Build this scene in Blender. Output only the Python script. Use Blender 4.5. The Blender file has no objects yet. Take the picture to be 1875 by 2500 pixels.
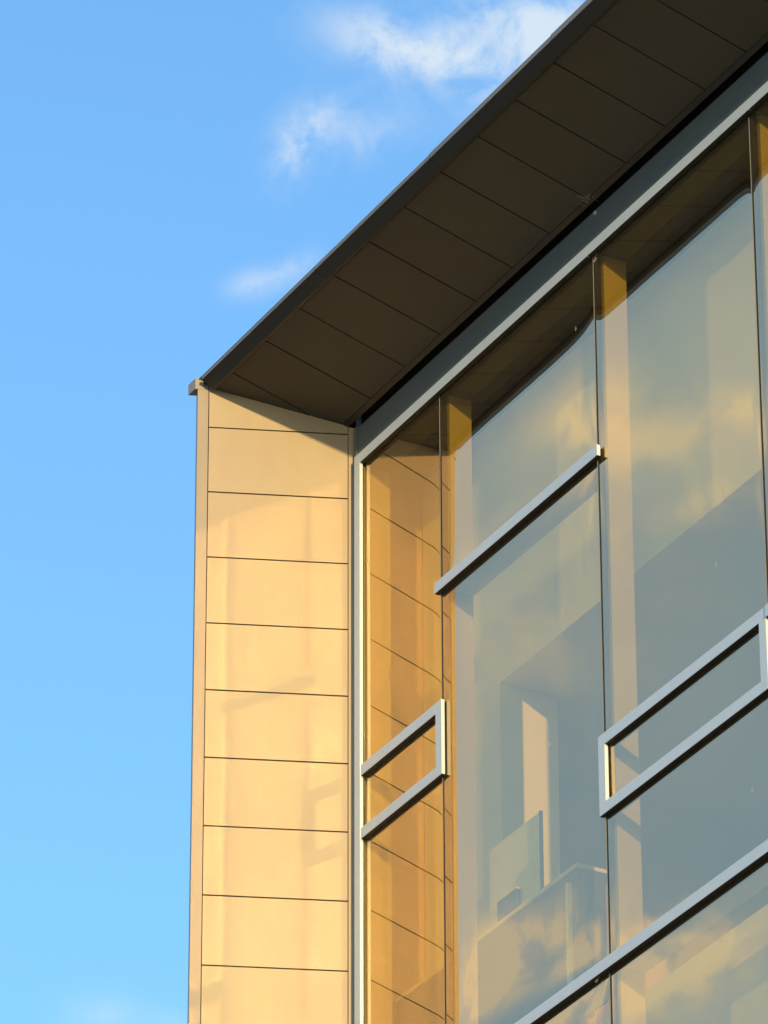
import bpy, bmesh, math, random
from mathutils import Vector, Matrix
random.seed(4)
scene = bpy.context.scene
C = bpy.context.collection
R = math.radians

# ------------------------------------------------------------------ units
S = 1.3636          # building module -> metres
Z0 = -0.092         # module height of the ground


def W(x, y, z):
    return Vector((x * S, y * S, (z - Z0) * S))


# ------------------------------------------------------------------ camera
RR = ((0.48188877, 0.87622798, -0.00278235),
      (0.42846325, -0.23286466, 0.87303682),
      (-0.76433138, 0.42189878, 0.48764635))
cam_d = bpy.data.cameras.new("camera")
cam = bpy.data.objects.new("camera", cam_d)
C.objects.link(cam)
cam_d.sensor_fit = 'HORIZONTAL'
cam_d.sensor_width = 36.0
cam_d.lens = 36.0 * 14625.6 / 1875
cam_d.clip_start = 0.5
cam_d.clip_end = 6000
cm = Matrix(((RR[0][0], RR[1][0], -RR[2][0]),
             (RR[0][1], RR[1][1], -RR[2][1]),
             (RR[0][2], RR[1][2], -RR[2][2]))).to_4x4()
cm.translation = W(16.76497529, -9.15239312, 1.08098087)
cam.matrix_world = cm
scene.camera = cam

# ------------------------------------------------------------------ sun
sun_dir = Vector((4.6, -1.0, 0.503)).normalized()
elev = math.asin(sun_dir.z)
sl = bpy.data.lights.new("sun", 'SUN')
sl.energy = 2.25
sl.angle = R(0.5)
sl.color = (1.0, 0.735, 0.31)
sun = bpy.data.objects.new("sun", sl)
C.objects.link(sun)
sun.rotation_euler = sun_dir.to_track_quat('Z', 'Y').to_euler()
sun.location = sun_dir * 60

# ------------------------------------------------------------------ sky
world = bpy.data.worlds.new("World")
scene.world = world
world.use_nodes = True
wt = world.node_tree
wt.nodes.clear()


class NT:
    """small helper for building node trees"""

    def __init__(self, t):
        self.t = t

    def n(self, typ, **kw):
        nd = self.t.nodes.new(typ)
        for k, v in kw.items():
            setattr(nd, k, v)
        return nd

    def l(self, a, b):
        self.t.links.new(a, b)

    def put(self, sock, v):
        if isinstance(v, bpy.types.NodeSocket):
            self.l(v, sock)
        else:
            sock.default_value = v

    def m(self, op, a, b=0.0, c=None, clamp=False):
        nd = self.n('ShaderNodeMath', operation=op, use_clamp=clamp)
        self.put(nd.inputs[0], a)
        self.put(nd.inputs[1], b)
        if c is not None:
            self.put(nd.inputs[2], c)
        return nd.outputs[0]

    def dot(self, v, w):
        nd = self.n('ShaderNodeVectorMath', operation='DOT_PRODUCT')
        self.l(v, nd.inputs[0])
        nd.inputs[1].default_value = w
        return nd.outputs['Value']

    def mix(self, f, a, b, mode='MIX'):
        nd = self.n('ShaderNodeMix', data_type='RGBA', blend_type=mode)
        self.put(nd.inputs[0], f)
        self.put(nd.inputs[6], a)
        self.put(nd.inputs[7], b)
        return nd.outputs[2]

    def noise(self, vec, scale, detail=4, rough=0.55, dist=0.0, out='Fac'):
        nd = self.n('ShaderNodeTexNoise')
        self.l(vec, nd.inputs['Vector'])
        nd.inputs['Scale'].default_value = scale
        nd.inputs['Detail'].default_value = detail
        nd.inputs['Roughness'].default_value = rough
        nd.inputs['Distortion'].default_value = dist
        return nd.outputs[out]

    def ramp(self, v, a, b, lo=0.0, hi=1.0):
        nd = self.n('ShaderNodeMapRange')
        nd.interpolation_type = 'SMOOTHSTEP'
        self.put(nd.inputs[0], v)
        nd.inputs[1].default_value = a
        nd.inputs[2].default_value = b
        nd.inputs[3].default_value = lo
        nd.inputs[4].default_value = hi
        return nd.outputs[0]


w = NT(wt)
sky = w.n('ShaderNodeTexSky', sky_type='NISHITA')
sky.sun_disc = False
sky.sun_elevation = elev
sky.sun_rotation = math.atan2(sun_dir.x, sun_dir.y)
sky.altitude = 0
sky.air_density = 1.0
sky.dust_density = 0.4
sky.ozone_density = 2.0
tc = w.n('ShaderNodeTexCoord')
D = tc.outputs['Generated']


def px_dir(x, y, mirror=False):
    a, b = (x - 937.5) / 14625.6, -(y - 1250) / 14625.6
    v = [RR[0][i] * a + RR[1][i] * b + RR[2][i] for i in range(3)]
    if mirror:
        v[1] = -v[1]
    return Vector(v).normalized()


def blob(x, y, rx, ry, ang, amp, mirror=False):
    """soft elliptical cloud bank in a direction of the sky (sizes in 1/14600 rad)"""
    d = px_dir(x, y, mirror)
    up = Vector((0, 0, 1))
    t1 = d.cross(up).normalized()
    if mirror:
        t1 = -t1
    t2 = t1.cross(d).normalized()
    if mirror:
        t2 = -t2
    c, s = math.cos(R(ang)), math.sin(R(ang))
    u = (t1 * c + t2 * s) * (14625.6 / rx)
    v = (t2 * c - t1 * s) * (14625.6 / ry)
    du = d.dot(u)
    dv = d.dot(v)
    a = w.m('SUBTRACT', w.dot(D, u), du)
    b = w.m('SUBTRACT', w.dot(D, v), dv)
    q = w.m('ADD', w.m('MULTIPLY', a, a), w.m('MULTIPLY', b, b))
    g = w.m('MULTIPLY', w.m('POWER', 2.7183, w.m('MULTIPLY', q, -1.0)), amp)
    # only on the side of the sky that holds the bank
    h = w.m('GREATER_THAN', w.dot(D, d), 0.5)
    return w.m('MULTIPLY', g, h)


def total(bs):
    t = bs[0]
    for b in bs[1:]:
        t = w.m('ADD', t, b)
    return t


n_big = w.noise(D, 30, 6, 0.5, 0.0)
n_fine = w.noise(D, 90, 8, 0.61, 0.3)
n_mix = w.m('ADD', w.m('MULTIPLY', n_big, 0.35), w.m('MULTIPLY', n_fine, 0.65))
# thin white wisps straight above the building corner
wisp = total([
    blob(960, 110, 170, 70, -18, 0.9), blob(1140, 120, 150, 90, 10, 0.55),
    blob(1340, 130, 190, 110, 42, 0.85), blob(1250, 30, 160, 60, 0, 0.45), blob(765, 290, 95, 50, 30, 0.55),
    blob(720, 380, 75, 50, 55, 0.75), blob(880, 330, 130, 60, 15, 0.38),
    blob(625, 690, 70, 34, 15, 0.52), blob(720, 655, 60, 30, 30, 0.4),
    blob(250, 2480, 90, 50, 0, 0.32), blob(420, 2495, 60, 40, 0, 0.25)])
wm = w.m('MULTIPLY', wisp, w.ramp(n_mix, 0.38, 0.60, 0.05, 1.1), clamp=True)
# sunlit evening clouds over the open side, seen mirrored in the glass
warm = total([
    blob(1640, 1090, 190, 80, 8, 0.65, True), blob(1840, 1000, 120, 50, 0, 0.85, True),
    blob(1500, 1010, 110, 90, 0, 0.65, True), blob(1370, 1040, 130, 80, 20, 0.45, True),
    blob(1730, 1230, 140, 50, 15, 0.6, True), blob(1300, 1560, 220, 160, 30, 0.3, True),
    blob(1290, 2330, 190, 90, 25, 1.7, True), blob(1570, 2380, 150, 90, 20, 1.6, True),
    blob(1160, 2430, 150, 120, 0, 1.5, True), blob(1720, 2330, 180, 80, 30, 0.8, True),
    blob(1500, 1300, 300, 700, 0, 0.14, True)])
wa = w.m('MULTIPLY', warm, w.ramp(n_mix, 0.36, 0.58, 0.25, 1.1), clamp=True)
# general cloud elsewhere in the sky
gen = w.ramp(w.noise(D, 2.2, 7, 0.6, 0.5), 0.50, 0.72)
away = w.ramp(w.dot(D, px_dir(937, 1250)), 0.93, 0.80)
away2 = w.ramp(w.dot(D, px_dir(1500, 1500, True)), 0.97, 0.85)
gen = w.m('MULTIPLY', w.m('MULTIPLY', gen, 0.75), w.m('MULTIPLY', away, away2))

SKY_K = 0.15
base = w.mix(1.0, sky.outputs['Color'], (0.92, 1.25, 1.50, 1), 'MULTIPLY')
hsv = w.n('ShaderNodeHueSaturation')
hsv.inputs['Saturation'].default_value = 1.0
hsv.inputs['Value'].default_value = 1.0
w.l(base, hsv.inputs['Color'])
c1 = w.mix(w.m('MULTIPLY', wm, 0.85), hsv.outputs[0], (2.55, 2.85, 3.1, 1))
veil = w.ramp(w.dot(D, px_dir(1500, 1500, True)), 0.80, 0.97)
veil = w.m('MULTIPLY', veil, w.ramp(n_big, 0.25, 0.75, 0.5, 0.8))
c1 = w.mix(veil, c1, (1.35, 2.3, 3.6, 1))
c2 = w.mix(w.m('MULTIPLY', wa, 0.8), c1, (3.5, 3.4, 3.0, 1))
c3 = w.mix(gen, c2, (2.6, 2.4, 2.3, 1))
bg = w.n('ShaderNodeBackground')
bg.inputs['Strength'].default_value = SKY_K
w.l(c3, bg.inputs['Color'])
wo = w.n('ShaderNodeOutputWorld')
w.l(bg.outputs[0], wo.inputs[0])

# ------------------------------------------------------------------ exposure and render settings
vs = scene.view_settings
vs.view_transform = 'Standard'
vs.look = 'None'
vs.exposure = 1.0
vs.gamma = 1.0
vs.use_curve_mapping = False
cy = scene.cycles
cy.max_bounces = 10
cy.transparent_max_bounces = 16
cy.glossy_bounces = 6
cy.sample_clamp_indirect = 0.0
cy.blur_glossy = 0.04
cy.use_guiding = True
cy.guiding_training_samples = 128
cy.use_denoising = True


# ------------------------------------------------------------------ materials
def mat(name):
    m = bpy.data.materials.new(name)
    m.use_nodes = True
    m.node_tree.nodes.clear()
    return m, NT(m.node_tree)


def surf(name, col, rough=0.5, metal=0.0, mottle=0.08, scale=6.0, bump=0.0, streak=0.0,
         grain=0.0, spec=0.5, speck=None, per_obj=0.0, tint=None):
    m, t = mat(name)
    co = t.n('ShaderNodeTexCoord').outputs['Object']
    p = t.n('ShaderNodeBsdfPrincipled')
    a = t.noise(co, scale, 5, 0.6)
    f = t.m('MULTIPLY_ADD', a, 2 * mottle, 1 - mottle)
    if grain:
        g = t.noise(co, 420, 2, 0.6)
        f = t.m('MULTIPLY', f, t.m('MULTIPLY_ADD', g, 2 * grain, 1 - grain))
    if streak:
        mp = t.n('ShaderNodeMapping')
        mp.inputs['Scale'].default_value = (9, 9, 0.5)
        t.l(co, mp.inputs['Vector'])
        g = t.noise(mp.outputs[0], 3.0, 5, 0.6)
        f = t.m('MULTIPLY', f, t.m('MULTIPLY_ADD', g, 2 * streak, 1 - streak))
    if per_obj:
        oi = t.n('ShaderNodeObjectInfo').outputs['Random']
        f = t.m('MULTIPLY', f, t.m('MULTIPLY_ADD', oi, 2 * per_obj, 1 - per_obj))
    cc = t.n('ShaderNodeVectorMath', operation='SCALE')
    cc.inputs[0].default_value = col
    t.l(f, cc.inputs['Scale'])
    colr = cc.outputs[0]
    if tint:
        mp2 = t.n('ShaderNodeMapping')
        mp2.inputs['Scale'].default_value = (1.6, 1.6, 0.9)
        t.l(co, mp2.inputs['Vector'])
        k = t.ramp(t.noise(mp2.outputs[0], 1.5, 5, 0.6, 0.4), 0.38, 0.66)
        colr = t.mix(t.m('MULTIPLY', k, 0.75), colr, tint)
    if speck:
        sc_, th, sc = speck
        v = t.noise(co, sc_, 3, 0.7, 1.0)
        colr = t.mix(t.ramp(v, th, th + 0.04), colr, sc)
    t.l(colr, p.inputs['Base Color'])
    p.inputs['Metallic'].default_value = metal
    p.inputs['Specular IOR Level'].default_value = spec
    t.l(t.m('MULTIPLY_ADD', a, 0.16, rough - 0.08), p.inputs['Roughness'])
    if bump:
        b = t.n('ShaderNodeBump')
        b.inputs['Strength'].default_value = 1.0
        b.inputs['Distance'].default_value = bump
        t.l(t.noise(co, 2.2, 3, 0.5), b.inputs['Height'])
        t.l(b.outputs[0], p.inputs['Normal'])
    o = t.n('ShaderNodeOutputMaterial')
    t.l(p.outputs[0], o.inputs[0])
    return m


def glass(name, g, tr):
    """coated bronze glass: mirror reflection added to tinted see-through"""
    m, t = mat(name)
    co = t.n('ShaderNodeTexCoord').outputs['Object']
    gl = t.n('ShaderNodeBsdfGlossy')
    gl.inputs['Roughness'].default_value = 0.0
    b = t.n('ShaderNodeBump')
    b.inputs['Strength'].default_value = 1.0
    b.inputs['Distance'].default_value = 0.00022
    t.l(t.noise(co, 2.6, 2, 0.4), b.inputs['Height'])
    t.l(b.outputs[0], gl.inputs['Normal'])
    lw = t.n('ShaderNodeLayerWeight')
    lw.inputs['Blend'].default_value = 0.12
    f = t.m('MULTIPLY_ADD', lw.outputs['Facing'], 0.25, 0.86)
    sc_ = t.n('ShaderNodeVectorMath', operation='SCALE')
    sc_.inputs[0].default_value = g
    t.l(f, sc_.inputs['Scale'])
    t.l(sc_.outputs[0], gl.inputs['Color'])
    tp = t.n('ShaderNodeBsdfTransparent')
    tp.inputs['Color'].default_value = (*tr, 1)
    ad = t.n('ShaderNodeAddShader')
    t.l(gl.outputs[0], ad.inputs[0])
    t.l(tp.outputs[0], ad.inputs[1])
    # dust and small droppings stuck on the outside
    df = t.n('ShaderNodeBsdfDiffuse')
    df.inputs['Color'].default_value = (0.62, 0.58, 0.46, 1)
    v = t.n('ShaderNodeTexVoronoi')
    v.inputs['Scale'].default_value = 13
    v.inputs['Randomness'].default_value = 1.0
    mp = t.n('ShaderNodeMapping')
    mp.inputs['Scale'].default_value = (1.0, 1.0, 0.55)
    t.l(co, mp.inputs['Vector'])
    t.l(mp.outputs[0], v.inputs['Vector'])
    big = t.noise(co, 1.9, 2, 0.5)
    keep = t.n('ShaderNodeSeparateColor')
    t.l(v.outputs['Color'], keep.inputs[0])
    rare = t.m('GREATER_THAN', keep.outputs[0], 0.94)
    dot_ = t.m('LESS_THAN', t.m('ADD', v.outputs['Distance'], t.m('MULTIPLY', t.noise(co, 160, 2, 0.6), 0.20)), 0.21)
    sp = t.m('MULTIPLY', t.m('MULTIPLY', rare, dot_), t.ramp(big, 0.42, 0.6))
    haze = t.m('MULTIPLY', t.noise(co, 3.5, 5, 0.7), 0.035)
    fac = t.m('MAXIMUM', t.m('MULTIPLY', sp, 0.85), haze)
    mx = t.n('ShaderNodeMixShader')
    t.l(fac, mx.inputs[0])
    t.l(ad.outputs[0], mx.inputs[1])
    t.l(df.outputs[0], mx.inputs[2])
    o = t.n('ShaderNodeOutputMaterial')
    t.l(mx.outputs[0], o.inputs[0])
    return m


M = {
    'panel': surf('bronze_panel', (0.395, 0.305, 0.205), 0.5, 0.0, 0.05, 1.8, 0.004, 0.05, 0.04, 0.5, per_obj=0.035,
                  tint=(0.385, 0.28, 0.195, 1)),
    'soffit': surf('soffit_panel', (0.080, 0.068, 0.048), 0.55, 0.0, 0.12, 2.0, 0.002, 0, 0.05, 0.3, per_obj=0.05),
    'fascia': surf('fascia_metal', (0.027, 0.021, 0.015), 0.5, 0.0, 0.12, 5.0, 0, 0, 0.05),
    'alu': surf('aluminium_cap', (0.64, 0.67, 0.71), 0.38, 0.0, 0.04, 7.0, 0, 0, 0.02, 0.5,
                speck=(38, 0.70, (0.8, 0.8, 0.76, 1))),
    'spandrel': surf('grey_spandrel', (0.115, 0.115, 0.11), 0.45, 0, 0.12, 8.0, 0, 0, 0.05),
    'rubber': surf('black_gasket', (0.014, 0.011, 0.009), 0.6, 0, 0.2, 20,
                   speck=(60, 0.66, (0.2, 0.17, 0.13, 1))),
    'dark': surf('dark_void', (0.012, 0.010, 0.008), 0.9, 0, 0.2, 6),
    'inner': surf('inner_plaster', (0.86, 0.82, 0.70), 0.8, 0, 0.03, 3),
    'room': surf('room_paint', (0.16, 0.15, 0.13), 0.85, 0, 0.05, 2),
    'mullion': surf('mullion_paint', (0.42, 0.385, 0.31), 0.55, 0, 0.03, 6),
    'trim': surf('edge_trim_metal', (0.32, 0.25, 0.20), 0.5, 0.0, 0.10, 3.0, 0.002, 0.08, 0.03),
    'coping': surf('coping_metal', (0.20, 0.17, 0.135), 0.45, 0.0, 0.15, 5.0, 0, 0, 0.05,
                   speck=(30, 0.72, (0.55, 0.52, 0.46, 1))),
    'edge': surf('glass_edge', (0.26, 0.24, 0.18), 0.5),
    'board': surf('white_board', (0.88, 0.86, 0.78), 0.6),
    'counter': surf('counter_grey', (0.07, 0.07, 0.07), 0.6),
    'roof': surf('roof_sheet', (0.2, 0.2, 0.2), 0.6, 0, 0.15, 2),
    'ground': surf('paving', (0.33, 0.28, 0.21), 0.85, 0, 0.2, 0.8, 0.01),
    'web': surf('cobweb_silk', (0.5, 0.45, 0.36), 0.8, 0, 0.1, 10),
    'glass': glass('bronze_glass', (0.55, 0.44, 0.30), (0.56, 0.455, 0.17)),
}


# ------------------------------------------------------------------ mesh helpers
def link(name, me, material, parent=None, smooth=False):
    if isinstance(material, str):
        material = M[material]
    me.materials.append(material)
    o = bpy.data.objects.new(name, me)
    C.objects.link(o)
    if parent is not None:
        o.parent = parent
        o.matrix_parent_inverse = Matrix.Identity(4)
    for p in me.polygons:
        p.use_smooth = smooth
    return o


def mesh_from(bm, name):
    me = bpy.data.meshes.new(name)
    bmesh.ops.recalc_face_normals(bm, faces=bm.faces[:])
    bm.to_mesh(me)
    bm.free()
    return me


def add_prism(bm, pts, vec, bevel=0.0):
    """pts: list of world Vectors (planar polygon), extruded by vec"""
    n = len(pts)
    a = [bm.verts.new(p) for p in pts]
    b = [bm.verts.new(p + vec) for p in pts]
    fs = [bm.faces.new(a), bm.faces.new(b[::-1])]
    for i in range(n):
        j = (i + 1) % n
        fs.append(bm.faces.new((a[j], a[i], b[i], b[j])))
    if bevel:
        es = set()
        for f in fs:
            for e in f.edges:
                es.add(e)
        bmesh.ops.bevel(bm, geom=list(es), offset=bevel, segments=2, profile=0.6, affect='EDGES')


def add_box(bm, x0, x1, y0, y1, z0, z1, bevel=0.0):
    p = [W(x0, y0, z0), W(x1, y0, z0), W(x1, y1, z0), W(x0, y1, z0)]
    add_prism(bm, p, Vector((0, 0, (z1 - z0) * S)), bevel)


def box(name, x0, x1, y0, y1, z0, z1, material, parent=None, bevel=0.0):
    bm = bmesh.new()
    add_box(bm, x0, x1, y0, y1, z0, z1, bevel)
    return link(name, mesh_from(bm, name), material, parent)


def prism(name, pts, vec, material, parent=None, bevel=0.0):
    bm = bmesh.new()
    add_prism(bm, pts, vec, bevel)
    return link(name, mesh_from(bm, name), material, parent)


def empty(name, label, cat, loc=(0, 0, 0), group=None):
    o = bpy.data.objects.new(name, None)
    C.objects.link(o)
    o.location = loc
    o.empty_display_size = 0.5
    o['label'] = label
    o['category'] = cat
    if group:
        o['group'] = group
    return o


def tube(bm, pts, r, seg=5):
    """thin tube through world points"""
    rings = []
    for i, p in enumerate(pts):
        d = (pts[min(i + 1, len(pts) - 1)] - pts[max(i - 1, 0)]).normalized()
        a = d.orthogonal().normalized()
        b = d.cross(a)
        rings.append([bm.verts.new(p + (a * math.cos(t) + b * math.sin(t)) * r)
                      for t in [2 * math.pi * k / seg for k in range(seg)]])
    for i in range(len(rings) - 1):
        for k in range(seg):
            bm.faces.new((rings[i][k], rings[i][(k + 1) % seg], rings[i + 1][(k + 1) % seg], rings[i + 1][k]))
    bm.faces.new(rings[0][::-1])
    bm.faces.new(rings[-1])


# ------------------------------------------------------------------ ground
bm = bmesh.new()
gv = [bm.verts.new((x, y, 0)) for x, y in ((-3000, -3000), (3000, -3000), (3000, 3000), (-3000, 3000))]
bm.faces.new(gv)
g = link('ground', mesh_from(bm, 'ground'), 'ground')
g['kind'] = 'structure'

# ------------------------------------------------------------------ building
B = empty('office_building',
          'office building corner with bronze tinted glass front, beige panelled side wall and dark sloping eave',
          'building')
XR = 7.0           # right end of the glass front
GY = 0.0205        # outer glass plane
MUL = [0.566, 1.652, 2.672, 3.755, 4.84, 5.92, XR]
ZB = Z0            # ground

# ---- splayed side wall (fin wall)
WX, WY = -0.38408584, -0.92329739
WP = (-0.08793886, 0.0)
NX, NY = WY, -WX     # unit normal pointing away from the seen face (-x, +y)


def WF(t, z, d=0.0):
    """point on the side wall face; t outwards from the glass, d into the wall"""
    return W(WP[0] + WX * t + NX * d, WP[1] + WY * t + NY * d, z)


def ztop(t):
    return 12.155 + 0.26 * t


def wall_slab(name, t0, t1, z0, z1a, z1b, d0, d1, material, parent, bevel=0.0):
    pts = [WF(t0, z0, d0), WF(t1, z0, d0), WF(t1, z1b, d0), WF(t0, z1a, d0)]
    return prism(name, pts, Vector((NX, NY, 0)) * (d1 - d0) * S, material, parent, bevel)


side = wall_slab('side_wall', -0.03, 0.548, ZB, 12.20, 12.32, 0.009, 0.055, 'dark', B)
side['label'] = 'beige panelled side wall splayed out from the glass front'
TS = 0.5175
seams = [12.121 - 0.2722 * i for i in range(60)]
g2 = 0.0026
zt = None
tops = []
upper = [ztop(0), ztop(TS)]
prev = None
for i in range(len(seams)):
    zb_ = seams[i] + g2
    if i == 0:
        za, zb2 = ztop(0) + 0.02, ztop(TS) + 0.02
    else:
        za = zb2 = seams[i - 1] - g2
    if seams[i] < ZB + 0.02:
        zb_ = ZB
    jit = random.uniform(-0.0005, 0.0005)
    pts = [WF(0.0015, zb_, jit), WF(TS - 0.0016, zb_, jit), WF(TS - 0.0016, zb2, jit), WF(0.0015, za, jit)]
    prism('wall_panel', pts, Vector((NX, NY, 0)) * 0.0085 * S, 'panel', side, 0.0011)
    if seams[i] < ZB + 0.02:
        break
# outer and inner edge trims
wall_slab('edge_trim', TS + 0.0012, 0.559, ZB, 12.300, 12.306, -0.0008, 0.06, 'trim', side, 0.0012)
wall_slab('edge_trim', -0.034, -0.0012, ZB, 12.145, 12.155, -0.0005, 0.0085, 'panel', side, 0.001)

# small end cap of the coping on top of the outer corner
bm = bmesh.new()


def _wf(t, dx):
    p = WF(t, 12.281, -0.003)
    return p + Vector((dx * S, 0, 0))


add_prism(bm, [_wf(0.569, 0), _wf(0.534, 0), _wf(0.534, -0.058), _wf(0.569, -0.058)], Vector((0, 0, 0.046 * S)), 0.004)
link('coping_end', mesh_from(bm, 'coping_end'), 'trim', side)

# ---- sloping eave: soffit panels between inner lip and fascia
K = 0.2817


def SF(x, y, up=0.0):
    return W(x, y, 12.155 - K * y + up)


def xw(y):
    """x of the side wall face at depth y"""
    return WP[0] + WX * (y / WY)


def eave_poly(x0, x1, y0, y1, up):
    """polygon on the soffit plane; x0 None = follow the side wall"""
    a = xw(y0) - 0.0 if x0 is None else x0
    b = xw(y1) - 0.0 if x0 is None else x0
    return [SF(a, y0, up), SF(x1, y0, up), SF(x1, y1, up), SF(b, y1, up)]


sf = prism('soffit', eave_poly(-0.36, XR + 0.3, -0.006, -0.50, 0.016), Vector((0, 0, 0.02 * S)), 'dark', B)
sf['label'] = 'dark panelled underside of the sloping eave'
upv = Vector((0, K, 1)).normalized()
sx = [-0.139 + 0.261 * i for i in range(30)]
gs = 0.0030
y_in, y_out = -0.021, -0.455
# first piece beside the side wall: between wall face and seam 0, then 0..1
clip_y = (-0.139 - WP[0]) / WX * WY      # where seam 0 meets the wall
pts = [SF(sx[0] - gs, clip_y - 0.006), SF(sx[0] - gs, y_out), SF(xw(y_out) + 0.001, y_out)]
prism('soffit_panel', pts, upv * 0.010 * S, 'soffit', sf, 0.0008)
pts = [SF(xw(y_in) + 0.001, y_in), SF(sx[1] - gs, y_in), SF(sx[1] - gs, y_out), SF(sx[0] + gs, y_out),
       SF(sx[0] + gs, clip_y + 0.003)]
prism('soffit_panel', pts, upv * 0.010 * S, 'soffit', sf, 0.0008)
for i in range(1, len(sx) - 1):
    if sx[i] > XR:
        break
    j = random.uniform(-0.0006, 0.0006)
    pts = [SF(sx[i] + gs, y_in, j), SF(sx[i + 1] - gs, y_in, j), SF(sx[i + 1] - gs, y_out, j), SF(sx[i] + gs, y_out, j)]
    prism('soffit_panel', pts, upv * 0.010 * S, 'soffit', sf, 0.0009)
XE = sx[i]
# inner lip
lip = [W(-0.094, -0.019, 12.1605), W(-0.094, 0.0, 12.151), W(-0.094, 0.0, 12.162), W(-0.094, -0.019, 12.172)]
prism('inner_lip', lip, Vector(((XE + 0.09) * S, 0, 0)), 'fascia', sf, 0.0008)

# fascia: folded metal edge beam, in butted lengths
joints = [-0.262, 0.62, 1.46, 2.30, 3.14, 3.98, 4.82, 5.66, XE]
for i in range(len(joints) - 1):
    a, b = joints[i], joints[i + 1]
    hh = 0.011 + 0.0036 * i
    prof = [(-0.517, 12.2995), (-0.476, 12.2715), (-0.463, 12.2735), (-0.458, 12.296), (-0.40, 12.31),
            (-0.40, 12.2990 + hh), (-0.517, 12.2990 + hh)]
    prism('fascia', [W(a, y, z) for y, z in prof], Vector(((b - a - 0.0012) * S, 0, 0)), 'fascia', B, 0.001)
    prism('coping', [W(a, -0.5205, 12.3005), W(a, -0.5175, 12.3005), W(a, -0.5175, 12.2995 + hh), W(a, -0.42, 12.302 + hh),
                     W(a, -0.42, 12.305 + hh), W(a, -0.5205, 12.3025 + hh)],
          Vector(((b - a + 0.004) * S, 0, 0)), 'coping', B, 0.0007)
# roof sheet above the eave, sloping back
roof = [W(-0.37, -0.516, 12.322), W(-0.37, 0.2, 12.34), W(-0.37, 6.0, 12.6), W(-0.37, 6.0, 12.45), W(-0.37, 0.2, 12.18),
        W(-0.37, -0.39, 12.3175)]
prism('roof', [p + Vector((0.04, 0, 0)) for p in roof], Vector(((XR + 0.66) * S, 0, 0)), 'roof', B)

# ---- spandrel above the glass
box('spandrel', -0.040, XR, 0.014, 0.05, 11.998, 12.128, 'spandrel', B, 0.001)
box('spandrel_end', -0.060, -0.0415, 0.010, 0.05, 11.96, 12.135, 'spandrel', B, 0.002)
box('gap_shade', -0.08, XR, 0.051, 0.16, 12.02, 12.24, 'dark', B)  # near-black block, the gap's shade put into its colour

# ---- caps
CB = 0.0012


def cap(name, x0, x1, z0, z1, y0=0.0, y1=0.0135, parent=B, label=None):
    o = box(name, x0, x1, y0, y1, z0, z1, 'alu', parent, CB)
    if label:
        o['label'] = label
    if x1 - x0 > 0.2:
        box('underside_shade', x0 + 0.0015, x1 - 0.0015, y0 + 0.0012, 0.0203, z0 - 0.0009, z0 - 0.0002, 'rubber', o)  # added black strip, stands for the shade under the cap
        box('reflected_shade', x0 + 0.012, x1 - 0.012, 0.0228, 0.0236, z0 - 0.0235, z0 + 0.03, 'rubber', o)  # added dark band, stands for the cap underside's dark reflection
    return o


# head cap and jamb cap
head = cap('head_cap', 0.0006, 1.640, 11.9585, 12.0)
hj = [1.6415, 2.700, 4.9, XR]
for a, b in zip(hj[:-1], hj[1:]):
    cap('head_cap', a, b - 0.0012, 11.9585, 12.0)
box('gasket', 0.010, XR, 0.0136, 0.0200, 11.968, 11.992, 'rubber', head)
jamb = cap('jamb_cap', -0.042, 0.0, ZB, 12.0)
box('gasket', -0.030, -0.006, 0.0136, 0.0200, ZB, 11.98, 'rubber', jamb)
box('jamb_frame', -0.075, -0.004, 0.0215, 0.13, ZB, 11.95, 'mullion', B)

# mullions behind the glass, with a dark seal in each joint
for mx_ in MUL:
    mu = box('mullion', mx_ - 0.022, mx_ + 0.022, 0.047, 0.138, ZB, 11.957, 'mullion', B, 0.0015)
    box('joint_seal', mx_ - 0.0052, mx_ + 0.0052, 0.0225, 0.0465, ZB, 11.957, 'rubber', mu)
    box('glass_edge', mx_ - 0.0060, mx_ - 0.0046, 0.0205, 0.0222, ZB, 11.957, 'edge', mu)


# transom: outer cap, gasket and inner box
def transom(x0, x1, z, y0=0.0, ends=0.0):
    tr = cap('transom_cap', x0, x1, z - 0.042, z, y0)
    box('gasket', x0 + 0.008, x1 - 0.008, 0.0136, 0.0202, z - 0.033, z - 0.009, 'rubber', tr)
    return tr


def inner_bar(x0, x1, z, mt='mullion'):
    box('inner_transom', x0 + 0.0225, x1 - 0.0225, 0.049, 0.13, z - 0.042, z, mt, B, 0.001)


inner_bar(-0.02, MUL[0], 12.0, 'counter')  # head bars coloured dark to stand for shade behind the head cap
for a, b in zip(MUL[:-1], MUL[1:]):
    inner_bar(a, b, 12.0, 'counter')


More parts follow.
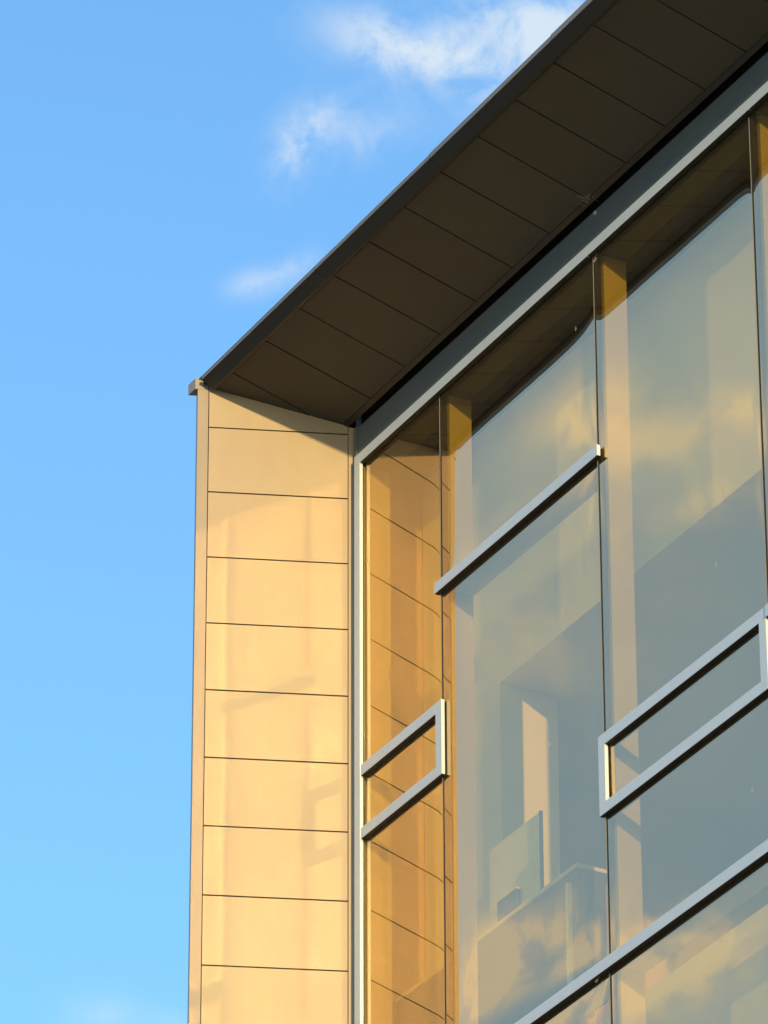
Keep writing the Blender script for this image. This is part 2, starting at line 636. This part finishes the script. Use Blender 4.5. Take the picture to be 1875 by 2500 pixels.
def sash(x0, x1, z0, z1, left=True, y0=0.003):
    """opening light: proud frame with mitred corners over its own pane"""
    f = bpy.data.objects.new('opening_window', None)
    C.objects.link(f)
    f.parent = B
    bw = 0.042
    bm = bmesh.new()
    sd = Vector((0, (0.0165 - y0) * S, 0))
    q = 0.0004

    def quad(p):
        add_prism(bm, [W(x, y0, z) for x, z in p], sd, CB)
    xl = x0 + (bw if left else 0)
    quad([(x0, z1), (x1, z1), (x1 - bw, z1 - bw), (xl, z1 - bw)])
    quad([(x0, z0), (xl, z0 + bw), (x1 - bw, z0 + bw), (x1, z0)])
    quad([(x1, z0 + q), (x1 - bw, z0 + bw + q), (x1 - bw, z1 - bw - q), (x1, z1 - q)])
    if left:
        quad([(x0, z0 + q), (x0, z1 - q), (x0 + bw, z1 - bw - q), (x0 + bw, z0 + bw + q)])
    link('frame', mesh_from(bm, 'frame'), 'alu', f)
    bm = bmesh.new()
    i = 0.010
    for zz in (z0, z1 - bw):
        add_box(bm, x0 + i, x1 - i, 0.0166, 0.0203, zz + i, zz + bw - i)
    add_box(bm, x1 - bw + i, x1 - i, 0.0166, 0.0203, z0 + bw - i + 0.0005, z1 - bw + i - 0.0005)
    if left:
        add_box(bm, x0 + i, x0 + bw - i, 0.0166, 0.0203, z0 + bw - i + 0.0005, z1 - bw + i - 0.0005)
    for zz in (z0, z1 - bw):
        xa = x0 + (0.0 if zz == z0 or not left else bw)
        xb = x1 - (0.0 if zz == z0 else bw)
        add_box(bm, xa + 0.0015, xb - 0.0015, y0 + 0.0012, 0.0203, zz - 0.0009, zz - 0.0002)  # shade under the bar, put in as a black strip
        add_box(bm, x0 + 0.006, x1 - 0.006, 0.0228, 0.0236, zz - 0.0225, zz + 0.03)  # dark band painted in for the bar's mirrored, shaded underside
    link('gasket', mesh_from(bm, 'gasket'), 'rubber', f)
    return f


def pane(x0, x1, z0, z1, parent=B, amp=0.0005, name='glass_pane', lam=0.022):
    amp *= random.uniform(0.35, 0.8) * random.choice((1, 1, 1, -1)) if lam < 0.05 else 0.6
    """slightly pillowed sheet of glass with real edges"""
    def axis(a, b, n):
        L = b - a
        fr = [0.0, 0.006, 0.014, 0.024, 0.036, 0.05, 0.068, 0.09, 0.12, 0.16, 0.22]
        fr = [v for v in fr if v < L * 0.35]
        mid = [fr[-1] + (L - 2 * fr[-1]) * i / n for i in range(1, n)]
        return [a + v for v in fr] + [a + v for v in mid] + [b - v for v in fr[::-1]]
    xs, zs = axis(x0, x1, 10), axis(z0, z1, 14)
    me = bpy.data.meshes.new(name)
    vs_, fs_ = [], []

    def d(v, a, b):
        k = min(v - a, b - v)
        return 1 - math.exp(-k / lam)
    tx = random.uniform(-1, 1) * 0.0012
    tz = random.uniform(-1, 1) * 0.0008
    for z in zs:
        for x in xs:
            off = -amp * d(x, x0, x1) * d(z, z0, z1)
            off += tx * ((x - x0) / (x1 - x0) - .5) + tz * ((z - z0) / (z1 - z0) - .5)
            vs_.append(W(x, GY + 0.0014 + off, z))
    n = len(xs)
    for j in range(len(zs) - 1):
        for i in range(n - 1):
            k = j * n + i
            fs_.append((k, k + 1, k + n + 1, k + n))
    me.from_pydata(vs_, [], fs_)
    return link(name, me, 'glass', parent, True)


G = 0.0065
# levels
cells = {
    0: [(10.700, 11.975), (10.445, 10.693), (ZB + 7.2, 10.438)],
    1: [(11.172, 11.975), (9.266, 11.166), (7.4, 9.260)],
    2: [(10.075, 11.975), (9.822, 10.068), (9.266, 9.816), (7.4, 9.260)],
}
xs_l = [-0.02] + MUL
transom(0.549, 1.679, 11.19)
inner_bar(MUL[0], MUL[1], 11.19)
transom(0.549, XR, 9.284)
for a, b in zip(MUL[:-1], MUL[1:]):
    inner_bar(a, b, 9.284)
w1_ = sash(0.0008, 0.587, 10.424, 10.716, left=False)
w1_['label'] = 'narrow opening light frame beside the side wall'
w2_ = sash(1.637, 2.681, 9.800, 10.093)
w2_['label'] = 'wide opening light frame in the right bay'
transom(2.6825, 3.765, 10.093)
transom(3.7665, XR, 10.093)
for bay in range(len(MUL)):
    x0, x1 = xs_l[bay] + (G if bay else 0.0), xs_l[bay + 1] - G
    rows = cells.get(bay, [(10.075, 11.975), (9.266, 10.068), (7.4, 9.260)])
    for z0, z1 in rows:
        if bay == 0 and z0 == 10.445:
            pane(x0, x1, z0, z1, w1_, 0.0003, 'pane')
        elif bay == 2 and z0 == 9.822:
            pane(x0, x1, z0, z1, w2_, 0.0003, 'pane')
        elif bay == 1:
            pane(x0, x1, z0, z1, amp=0.0025, lam=0.065)
        else:
            pane(x0, x1, z0, z1)
    # lower storeys down to the ground
    for z0, z1 in ((4.9, 7.39), (2.4, 4.89), (ZB, 2.39)):
        pane(x0, x1, z0, z1)
for z in (7.416, 4.916, 2.416):
    transom(0.001, XR, z)

# ---- inside: white lining wall a little behind the glass, with a wide opening into the room
IY = 0.306
box('lining_wall', -0.075, XR, IY, IY + 0.18, 10.904, 11.985, 'inner', B, 0.0)
box('ceiling_shade', -0.075, XR, IY + 0.06, IY + 0.18, 11.986, 12.17, 'dark', B, 0.0)  # dark box added for the shade at the top of the lining
box('lining_wall', -0.075, 0.475, IY, IY + 0.235, 9.334, 10.9035, 'inner', B, 0.0)
box('lining_wall', -0.075, XR, IY, IY + 0.18, 7.6, 9.333, 'inner', B, 0.0)
box('room_back_wall', -0.07, XR, 3.2, 3.3, ZB, 12.15, 'room', B)
box('floor_slab', -0.07, XR, IY + 0.181, 3.19, 9.0, 9.20, 'room', B)
box('ceiling', -0.07, XR, IY + 0.181, 3.19, 10.904, 11.1, 'inner', B)
for z in (7.4, 4.9, 2.4):
    box('floor_slab', -0.07, XR, 0.15, 3.19, z - 0.15, z + 0.05, 'room', B)
# building flanks and rear
box('flank_wall', -0.125, -0.085, 0.075, 6.0, ZB, 12.17, 'panel', B)
box('flank_wall', XR + 0.0255, XR + 0.08, 0.03, 6.0, ZB, 12.17, 'panel', B)
box('rear_wall', -0.084, XR + 0.025, 5.9, 6.0, ZB, 12.17, 'panel', B)

# ------------------------------------------------------------------ small fixings
bm = bmesh.new()
c = W(1.681, 0.0125, 12.117)
bmesh.ops.create_cone(bm, cap_ends=True, segments=14, radius1=0.0095 * S, radius2=0.006 * S, depth=0.006 * S,
                      matrix=Matrix.Translation(c) @ Matrix.Rotation(R(90), 4, 'X'))
link('bolt_head', mesh_from(bm, 'bolt_head'), 'web', bpy.data.objects['spandrel'])


def threads(name, label, centre, ux, uy, n, size, rad, seed):
    rnd = random.Random(seed)
    bm = bmesh.new()
    c0 = W(*centre)
    for _ in range(n):
        a = rnd.uniform(0, 2 * math.pi)
        L = size * rnd.uniform(0.35, 1.0)
        p = c0 + ux * rnd.gauss(0, size * 0.35) + uy * rnd.gauss(0, size * 0.2)
        pts = []
        for k in range(5):
            f = k / 4
            a += rnd.uniform(-0.6, 0.6)
            pts.append(p.copy())
            p = p + (ux * math.cos(a) + uy * math.sin(a)) * L / 4
        tube(bm, pts, rad * rnd.uniform(0.6, 1.3), 4)
    o = link(name, mesh_from(bm, name), 'web')
    o['label'] = label
    o['category'] = 'cobweb'
    return o


su = Vector((1, 0, 0))
sv = Vector((0, -1, K)).normalized()
threads('cobweb', 'pale wispy cobweb clump under the eave at its inner lip, above the round bolt head',
        (1.69, -0.034, 12.155 + K * 0.034 - 0.002), su, sv, 20, 0.05, 0.0005, 3)
threads('cobweb', 'few short pale threads caught at the head of the glass joint below the light cap',
        (1.664, 0.019, 11.945), su, Vector((0, 0, 1)), 6, 0.028, 0.0009, 8)
threads('cobweb', 'short pale threads hanging under the lowest long light cap near a glass joint',
        (1.585, 0.012, 9.232), su, Vector((0, -0.2, 1)), 5, 0.03, 0.0008, 12)

# ------------------------------------------------------------------ things standing behind the glass
cab = empty('low_cabinet', 'long low dark grey cabinet behind the tinted glass, a pale board leaning above it',
            'cabinet', W(0.78, 0.23, 9.33))
cab_i = cab.location.copy()


def child(o, par):
    o.parent = par
    o.matrix_parent_inverse = Matrix.Translation(-par.location)
    return o


child(box('carcass', -0.05, 1.20, 0.178, 0.285, 9.37, 9.842, 'counter', None, 0.002), cab)
child(box('worktop', -0.055, 1.205, 0.170, 0.292, 9.8425, 9.857, 'inner', None, 0.002), cab)
for xx in (0.02, 0.58, 1.14):
    child(box('leg', xx - 0.015, xx + 0.015, 0.20, 0.26, 9.333, 9.3695, 'counter', None, 0.001), cab)
# leaning board with a dark edge strip
bd = empty('leaning_board', 'pale upright board with a dark right edge, standing on the long low cabinet', 'board',
           W(0.75, 0.2, 9.857))
child(box('board_sheet', 0.575, 0.921, 0.196, 0.203, 9.858, 10.175, 'board', None, 0.001), bd)
child(box('edge_strip', 0.9215, 0.930, 0.194, 0.205, 9.858, 10.178, 'counter', None, 0.001), bd)
bx = empty('carton', 'small grey carton on the cabinet in front of the pale board', 'box', W(0.7, 0.185, 9.858))
child(box('carton_body', 0.66, 0.79, 0.176, 0.192, 9.858, 9.935, 'counter', None, 0.002), bx)
child(box('carton_flap', 0.655, 0.795, 0.1745, 0.193, 9.9355, 9.941, 'board', None, 0.001), bx)
ps = empty('upright_post', 'thin pale upright post in front of the long low cabinet', 'post', W(1.17, 0.157, 7.45))
child(box('post_shaft', 1.160, 1.180, 0.150, 0.165, 7.46, 9.79, 'board', None, 0.002), ps)
child(box('post_cap', 1.156, 1.184, 0.148, 0.167, 9.7905, 9.797, 'counter', None, 0.001), ps)
